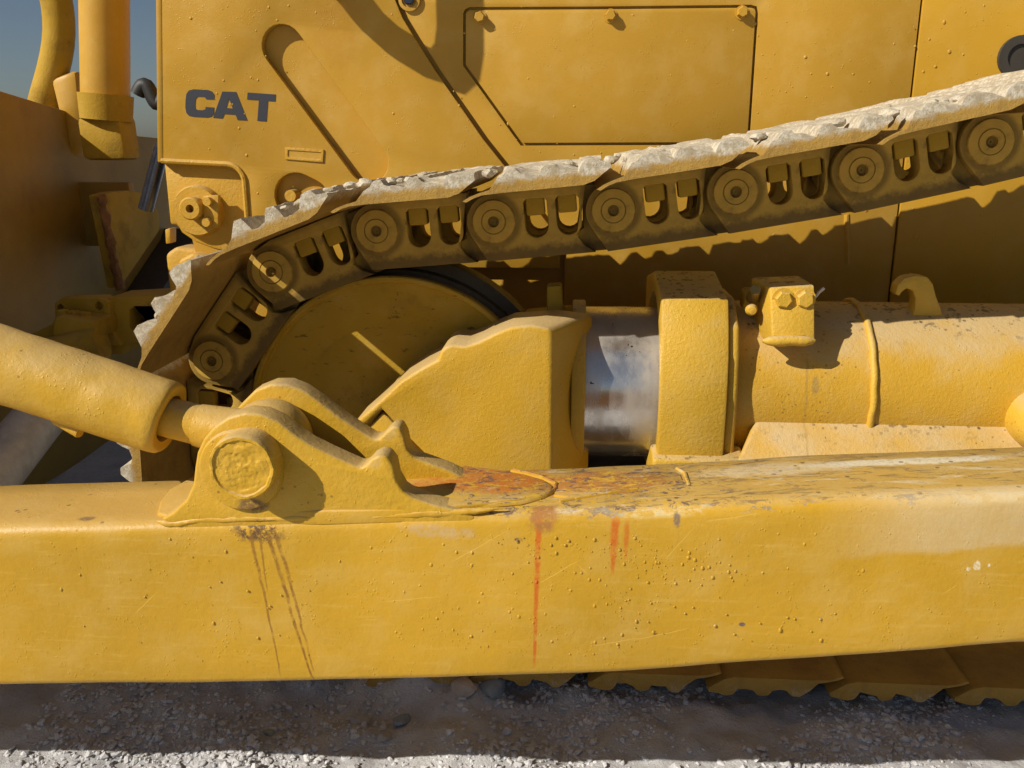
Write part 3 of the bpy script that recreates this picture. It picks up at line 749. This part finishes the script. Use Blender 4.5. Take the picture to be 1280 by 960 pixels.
K = len(vr[0])
for A, B in zip(vr, vr[1:]):
    for k in range(K): bm.faces.new((A[k], A[(k+1) % K], B[(k+1) % K], B[k]))
bm.faces.new(vr[0]); bm.faces.new(vr[-1])
zt = lambda px: P(px, 648-(px-540)*.05, Yf0).z
def fx(px, py): p = P(px, py, Yf0); return p.x, p.z
def tp(px, py):
    p = Pz(px, py, P(px, 640, Yf0).z); return p.x, p.y
def front_only(f):
    def g(n):
        m, c, r = f(n); return n.mul(m, n.step(n.y, Yf0+.03, Yf0+.018)), c, r
    return g
def top_only(f, lo=.55, hi=.8):
    def g(n):
        m, c, r = f(n); return n.mul(m, n.step(n.up(), lo, hi)), c, r
    return g
BR = (.22, .115, .035)
stains = []
# chipped, smeared upper face towards the right
def smear(n):
    k = n.noise(10, 7, .72, stretch=(1.0, 3.0, 1.0), dist=1.2)
    reg = n.mul(n.step(n.x, fx(540, 640)[0], fx(740, 640)[0]), n.sub(1.0, n.mul(n.step(n.x, fx(1150, 640)[0], fx(1300, 640)[0]), .6)))
    return n.mul(n.step(k, .51, .60), n.mul(reg, .65)), (.26, .165, .07), .75
stains.append(top_only(smear))
def smear2(n):
    k = n.noise(16, 7, .75, stretch=(1.0, 4.0, 1.0), dist=1.6)
    reg = n.step(n.x, fx(560, 640)[0], fx(840, 640)[0])
    return n.mul(n.step(k, .545, .60), n.mul(reg, .6)), (.11, .08, .06), .6
stains.append(top_only(smear2))
def smear3(n):
    k = n.noise(7, 7, .72, stretch=(.8, 4.5, 1.0), dist=.8, co=None)
    reg = n.step(n.x, fx(790, 640)[0], fx(1000, 640)[0])
    return n.mul(n.step(k, .55, .66), n.mul(reg, .7)), (.66, .56, .36), .85
stains.append(top_only(smear3))
a = tp(1130, 598); stains.append(top_only(blob(a[0], a[1], .15, .014, (.74, .66, .48), .85, .85, ('x', 'y'), .8, 12)))
a = tp(960, 600); stains.append(top_only(blob(a[0], a[1], .10, .03, (.62, .52, .34), .6, .85, ('x', 'y'), .9, 22)))
a = tp(730, 607); stains.append(top_only(blob(a[0], a[1], .13, .045, (.38, .16, .03), .95, .8, ('x', 'y'), .7, 16)))
a = tp(610, 603); stains.append(top_only(blob(a[0], a[1], .12, .050, (.50, .16, .018), .95, .8, ('x', 'y'), .8, 18)))
a = tp(600, 585); stains.append(top_only(blob(a[0], a[1], .14, .022, (.40, .17, .03), .85, .8, ('x', 'y'), .8, 20)))
def mottle(n):
    k = n.noise(26, 7, .75, stretch=(1, 1.8, 1), dist=.8); reg = n.mul(n.step(n.x, fx(500, 640)[0], fx(560, 640)[0]), n.step(n.x, fx(900, 640)[0], fx(820, 640)[0]))
    return n.mul(n.mul(n.step(k, .53, .58), reg), .9), (.60, .36, .04), .55
def mottle2(n):
    k = n.noise(34, 7, .75, stretch=(1, 1.6, 1), dist=1.0); reg = n.mul(n.step(n.x, fx(520, 640)[0], fx(590, 640)[0]), n.step(n.x, fx(960, 640)[0], fx(860, 640)[0]))
    return n.mul(n.mul(n.step(k, .54, .59), reg), .85), (.12, .085, .08), .65
def mottle3(n):
    k = n.noise(15, 7, .75, stretch=(1, 2.2, 1), dist=.6); reg = n.mul(n.step(n.x, fx(560, 640)[0], fx(640, 640)[0]), n.step(n.x, fx(900, 640)[0], fx(840, 640)[0]))
    return n.mul(n.mul(n.step(k, .57, .63), reg), .7), (.62, .50, .32), .8
stains += [top_only(mottle), top_only(mottle2), top_only(mottle3)]
# edge line: worn primer and chips along the upper front edge
def edge(n):
    zc_ = n.step(n.up(), .22, .5); k = n.noise(26, 7, .75, stretch=(1, 2, 2))
    reg = n.step(n.x, fx(650, 640)[0], fx(790, 640)[0])
    return n.mul(n.mul(n.mul(n.step(k, .53, .58), zc_), n.step(n.up(), .98, .85)), reg), (.16, .125, .12), .7
stains.append(edge)
def edge2(n):
    zc_ = n.step(n.up(), .15, .45); k = n.noise(13, 7, .75, stretch=(1, 2, 2))
    reg = n.step(n.x, fx(690, 640)[0], fx(800, 640)[0])
    return n.mul(n.mul(n.mul(n.step(k, .50, .60), zc_), n.step(n.up(), .98, .8)), n.mul(reg, .7)), (.72, .58, .30), .8
stains.append(edge2)
# pale dusty band on the right
def band(n):
    t = n.add(n.z, n.mul(n.sub(n.noise(9, 5, .7), .5), .03))
    zl = n.add(fx(1130, 692)[1], n.mul(n.sub(n.x, fx(1130, 692)[0]), .10))
    m = n.step(t, n.sub(zl, .004), n.add(zl, .008))
    m = n.mul(m, n.step(n.x, fx(1010, 660)[0], fx(1180, 660)[0])); m = n.mul(m, n.add(.35, n.mul(n.noise(50, 5, .7), .7)))
    return n.mul(m, .8), (.60, .47, .27), .85
stains.append(front_only(band))
for q in ((1210, 711, .003), (1221, 707, .0045), (1236, 706, .0018)):
    a = fx(q[0], q[1]); stains.append(front_only(blob(a[0], a[1], q[2], q[2]*1.4, (.80, .74, .55), .8, .8, sc_=60, wob=1.4)))
# oil below the pin and its runs
a = fx(322, 664); stains.append(front_only(blob(a[0], a[1], .038, .018, (.13, .07, .03), 1.0, .45, sc_=34, wob=.8, holes=.3)))
for px, py, pe, lean, wd, am in ((313, 664, 850, .12, .0036, .85), (325, 668, 745, .06, .0028, .75), (334, 668, 856, .22, .0048, 1.0), (345, 668, 842, .19, .0042, .9)):
    x0, z1 = fx(px, py); stains.append(front_only(streak(x0, z1, fx(px, pe)[1], wd, (.26, .125, .02), am, .35, lean, .007, 13)))
# long fine scratches, each a shallow lighter line
def scratch(a, b, wid=.0009, amt=.6, color=(.74, .47, .09)):
    (x0, z0), (x1, z1) = fx(*a), fx(*b); L_ = math.hypot(x1-x0, z1-z0); ux, uz = (x1-x0)/L_, (z1-z0)/L_
    def f(n):
        dx, dz = n.sub(n.x, x0), n.sub(n.z, z0)
        t = n.add(n.mul(dx, ux), n.mul(dz, uz)); e = n.add(n.sub(n.mul(dx, -uz), n.mul(dz, -ux)), n.mul(n.sub(n.noise(16, 5, .7), .5), .006))
        m = n.mul(n.step(n.m_('ABSOLUTE', e), wid, wid*.3), n.mul(n.step(t, 0, .01), n.step(t, L_, L_-.03)))
        return n.mul(m, amt), color, .5
    return f
for a, b in (((563, 702), (640, 660)), ((612, 694), (622, 682)), ((672, 728), (730, 695)), ((740, 806), (806, 796)), ((790, 800), (870, 784)), ((830, 700), (872, 655)), ((880, 652), (960, 640)), ((720, 702), (742, 722)), ((168, 768), (200, 737)), ((1178, 742), (1205, 725)), ((480, 752), (560, 744))):
    stains.append(front_only(scratch(a, b)))
# orange rust runs
OR = (.55, .14, .012)
x0, z1 = fx(674, 645); stains.append(front_only(streak(x0, z1, fx(674, 838)[1], .0062, OR, 1.0, .6, -.022, .002, 5)))
a = fx(678, 646); stains.append(front_only(blob(a[0], a[1], .020, .024, (.36, .16, .04), .95, .7, sc_=26, wob=.6)))
x0, z1 = fx(769, 650); stains.append(front_only(streak(x0, z1, fx(769, 722)[1], .0085, OR, 1.0, .6, -.03, .002, 6)))
x0, z1 = fx(784, 655); stains.append(front_only(streak(x0, z1, fx(784, 704)[1], .0055, OR, .8, .6, -.01, .002, 6)))
a = fx(548, 664); stains.append(front_only(blob(a[0], a[1], .050, .010, (.50, .38, .26), .4, .7, sc_=30, wob=1.6, holes=.6)))
a = fx(846, 650); stains.append(front_only(blob(a[0], a[1], .005, .012, (.16, .12, .11), .8, .7, sc_=40, wob=.6)))
a = fx(928, 781); stains.append(front_only(blob(a[0], a[1], .0045, .003, (.13, .09, .10), .95, .6, sc_=50, wob=.4)))
a = fx(648, 674); stains.append(front_only(blob(a[0], a[1], .006, .003, (.15, .10, .05), .9, .6, sc_=50, wob=.4)))
a = tp(105, 632); stains.append(top_only(blob(a[0], a[1], .014, .008, (.16, .10, .06), .8, .7, ('x', 'y'), .7, 40)))
def chips(n):
    v = n.voro(38); k = n.mul(n.step(v.outputs['Distance'], .16, .10), n.step(n.noise(7, 2), .50, .56))
    return n.mul(k, .75), (.12, .075, .04), .7
stains.append(top_only(chips, .8, .95))
def horiz(n):
    k = n.noise(30, 5, .7, stretch=(.35, 1, 3.5)); return n.mul(n.step(k, .52, .72), .35), (.66, .43, .10), None
stains.insert(0, front_only(horiz))
M_arm = paint('push_arm_paint', (.60, .338, .024), .44, .26, .30, .25, .12, stains=stains, grain=70)
arm = link('push_arm', fin(bm, 'push_arm'), M_arm, dozer, 60)
arm['label'] = 'long scratched yellow push arm with rust runs and oil streaks'

# clevis cheeks
M_clev = paint('clevis_paint', (.60, .345, .024), .45, .5, .2, .45, .5, grain=60, stains=[
    blob(fx(330, 505)[0], fx(330, 505)[1], .030, .012, (.30, .22, .13), .5, .8, sc_=40, wob=.9),
    blob(fx(318, 632)[0], fx(318, 632)[1], .020, .014, (.16, .09, .045), .85, .6, sc_=40, wob=.8),
    blob(fx(466, 577)[0], fx(466, 577)[1], .012, .012, (.50, .40, .22), .3, .8, sc_=40, wob=.8)])
Yk0, Yk1 = Y_BEAM0+.003, Y_BEAM0+.045
ch1 = XZ([(200, 650), (216, 640), (232, 625), (241, 605), (243, 585), (246, 566), (254, 549), (267, 534), (284, 522), (305, 516), (326, 518), (346, 527), (364, 541), (384, 555), (408, 567), (430, 577), (448, 585), (456, 583), (464, 574), (473, 569), (483, 571), (491, 581), (495, 600), (503, 614), (516, 623), (540, 631), (570, 638), (596, 648), (580, 660), (500, 665), (380, 668), (300, 668), (235, 668), (212, 655)], Yk0)
cheek = link('clevis_cheek', slab(ch1, Yk0, Yk1, .0055, 3), M_clev, arm)
Yr0, Yr1 = Y_BEAM1-.052, Y_BEAM1-.010
ch2 = XZ([(262, 600), (270, 560), (284, 526), (300, 506), (318, 488), (338, 480), (358, 480), (378, 488), (398, 502), (420, 519), (446, 537), (466, 549), (474, 549), (482, 540), (490, 533), (499, 534), (505, 545), (509, 563), (518, 573), (538, 580), (560, 588), (584, 600), (570, 612), (262, 620)], Yr0)
link('clevis_cheek', slab(ch2, Yr0, Yr1, .0055, 3), M_clev, arm)
pc = P(302, 587, Yk0)
link('pin_boss', lathe([(.061, .03), (.060, -.002), (.057, -.007), (.052, -.008), (.0005, -.008)], (pc.x, Yk0, pc.z), 'y', 48), M_clev, arm)
pc2 = P(302, 585, Yk0-.037)
capp = [(.0465, .17), (.0465, -.030), (.046, -.036), (.044, -.0395), (.0405, -.0395), (.0385, -.037)]+[(.0365-.0016*k, -.0372) for k in range(23)]
link('pivot_pin', lumpy(lumpy(lathe(capp, (pc2.x, Yk0, pc2.z), 'y', 64), .0016, 70), .0012, 190, 3), M_clev, arm)
# saddle casting between the cheeks
link('clevis_saddle', slab(XZ([(262, 640), (270, 604), (330, 590), (420, 604), (500, 618), (560, 640)], Yk1+.02), Yk1-.01, Yr0+.01, .006), M_clev, arm)
# left foot flare with lumpy weld
# wear plates welded on top
def topplate(name, pts, h, mat, bev=.002, sag=0):
    z = P(sum(p[0] for p in pts)/len(pts), 640, Yf0).z+.002
    v = []
    for a, b in pts:
        zz_ = P(a, 652-(a-400)*.045 if False else 640, Yf0).z
        p = Pz(a, b, z+h); v.append(p)
    lo_ = [Vector((p.x, p.y, p.z-h-.012)) for p in v]
    return link(name, loft([tuple(p) for p in v], [tuple(p) for p in lo_], 'm', bev), mat, arm)
M_rusty = paint('rusty_tongue_paint', (.60, .33, .04), .6, .9, .3, .3, .6, grain=60, stains=[
    lambda n: (n.mul(n.step(n.noise(17, 6, .7), .46, .60), .85), (.50, .16, .028), .85),
    lambda n: (n.mul(n.step(n.noise(32, 6, .75), .56, .62), .8), (.15, .10, .085), .75),
    lambda n: (n.mul(n.step(n.noise(23, 6, .75, stretch=(1, 2.5, 1)), .58, .64), .8), (.70, .60, .45), .8)])
def topm(a):
    for (x0, t0, _), (x1, t1, _) in zip(stt, stt[1:]):
        if x0 <= a <= x1: return P(a, t0+(t1-t0)*(a-x0)/(x1-x0), Yf0).z
def tongue_curve(pts, r, name):
    z = P(pts[0][0], 640, Yf0).z
    link(name, lumpy(pipe([Pz(a, b, topm(a)+.001) for a, b in pts], r, 8), .002, 60), M_arm, arm)
def top_sheet(name, pts, h, mat, bev=.002):
    v = [Pz(a, b, topm(a)+h) for a, b in pts]
    return link(name, loft([tuple(p) for p in v], [(p.x, p.y, p.z-h-.01) for p in v], 'm', bev), mat, arm)
def top_cast(name, pts, mat, bev=.004):
    v = [Pz(a, b, topm(a)+h) for a, b, h in pts]
    return link(name, loft([tuple(p) for p in v], [(p.x, p.y, p.z-h-.012) for p, (a, b, h) in zip(v, pts)], 'm', bev, 3), mat, arm)
top_cast('clevis_foot', [(196, 641, .004), (200, 626, .004), (212, 611, .005), (232, 600, .006), (262, 590, .010), (330, 584, .012), (420, 578, .012), (505, 575, .012), (560, 579, .011), (615, 585, .009), (655, 592, .007), (680, 599, .006), (692, 607, .006), (690, 614, .006), (676, 619, .006), (640, 624, .007), (600, 629, .008), (550, 633, .010), (500, 636, .011), (400, 638, .012), (300, 639, .011), (245, 641, .008), (212, 645, .004)], M_arm)
bead_ = [P(a, b, Yf0+.007) for a, b in ((196, 651), (212, 655), (240, 651), (300, 648), (380, 647), (460, 645), (520, 643), (560, 641), (600, 638), (630, 635))]
link('front_weld', lumpy(pipe([bead_[i].lerp(bead_[i+1], t/6) for i in range(len(bead_)-1) for t in range(6)]+[bead_[-1]], [.0055*min(1, .25+k_/5, .15+(54-k_)/9) for k_ in range(55)], 10), .0022, 70), M_arm, arm)
tongue_curve([(600, 633), (650, 629), (678, 622), (694, 613), (694, 605), (676, 597), (640, 589)], .0042, 'tongue_weld')
top_sheet('wear_plate', [(692, 618), (700, 600), (730, 589), (790, 586), (838, 586), (850, 592), (855, 603), (820, 607), (770, 614), (720, 622)], .004,
          M_arm)
tongue_curve([(700, 627), (740, 620), (790, 611), (830, 605), (856, 603), (862, 608), (856, 592), (846, 586)], .0032, 'plate_weld')

# paint drops on the face of the arm
sp = []; rnd = random.Random(11)
for k in range(1500):
    px, py = rnd.uniform(20, 1200), rnd.uniform(668, 842)
    if py > 832-(max(0, px-500))*.055: continue
    p = P(px, py, Yf0-.002)
    dens = math.exp(-((px-760)/260)**2)*.9+.12
    if rnd.random() > dens*(.35+.9*max(0, noise.noise(Vector((px*.008, py*.012, 3)))+.4)): continue
    sp.append((Vector((p.x, Yf0-.0005-.006*math.exp(-((px-690)/120)**2)*math.sin(math.pi*min(1, max(0, (850-py)/200))), p.z)), .0006+.0021*rnd.random()**3, rnd.uniform(1.0, 1.5)))
drops(sp, 'paint_drops', M_arm, arm)

# ---------- tilt cylinder joined to the clevis
YCY = (Yk1+Yr0)/2
pe = Vector((pc2.x, YCY, pc2.z))
c0, c1 = P(-260, 370, YCY), P(213, 524, YCY)
ax = (c1-c0).normalized()
L = (c1-c0).length
rb = .0565
M_cyl = paint('cylinder_paint', (.60, .342, .026), .44, .38, .3, .35, .5, grain=60)
prof_ = [(0, rb)]+[(L*k/60, rb) for k in range(1, 58)]+[(L-.016, rb), (L-.006, rb*.985), (L-.001, rb*.93), (L, rb*.86), (L-.002, rb*.64), (L-.02, rb*.60)]
cyl = link('tilt_cylinder', lumpy(rod(c0, c1, rb, n=48, prof=prof_), .0016, 28), M_cyl, dozer, 50)
cyl['label'] = 'thick yellow hydraulic cylinder pinned to the push arm'
end = pe - (pe-c1).normalized()*.045
link('piston_rod', rod(c1-ax*.03, c1+(pe-c1)*.36, .030, .030, 32), M_cyl, cyl)
d = pe-c1
nk = [(0, .0318), (d.length*.12, .0336), (d.length*.3, .036), (d.length*.62, .043)]
link('rod_neck', rod(c1+d*.28, pe, .03, prof=nk, n=36), M_cyl, cyl)
wE = (Yr0-Yk1)/2-.004
link('rod_eye', lathe([(.030, -wE), (.053, -wE), (.059, -wE*.6), (.063, 0), (.059, wE*.6), (.053, wE), (.030, wE)], pe, 'y', 48), M_cyl, cyl)
p = P(88, 536, YCY); link('oil_port', lumpy(rod(P(70, 525, YCY), P(102, 538, YCY), .010, .012, 14), .004, 60), M_cyl, cyl)

# ------------------------------------------------------------------ loose stones that one can pick out
stone(578, 872, .034, .030, 'pale pinkish flat stone at the shaded edge below the push arm', M_st2, 1)
stone(618, 866, .040, .028, 'bluish grey stone right beside the pale pinkish stone', M_st3, 2)
stone(448, 897, .022, .018, 'small light grey stone on the shaded ground, left of the pale pinkish stone', M_st4, 3)
stone(480, 915, .020, .016, 'rounded grey clod in the middle of the shaded ground strip', M_st4, 5)
stone(502, 897, .024, .022, 'dark grey clod just right of the small light grey stone', M_st3, 8)
stone(336, 911, .015, .012, 'greenish pebble in the rut at lower left', mat_simple('greenish_pebble', (.34, .35, .27), .9, 0, .5, .3, 40), 9)
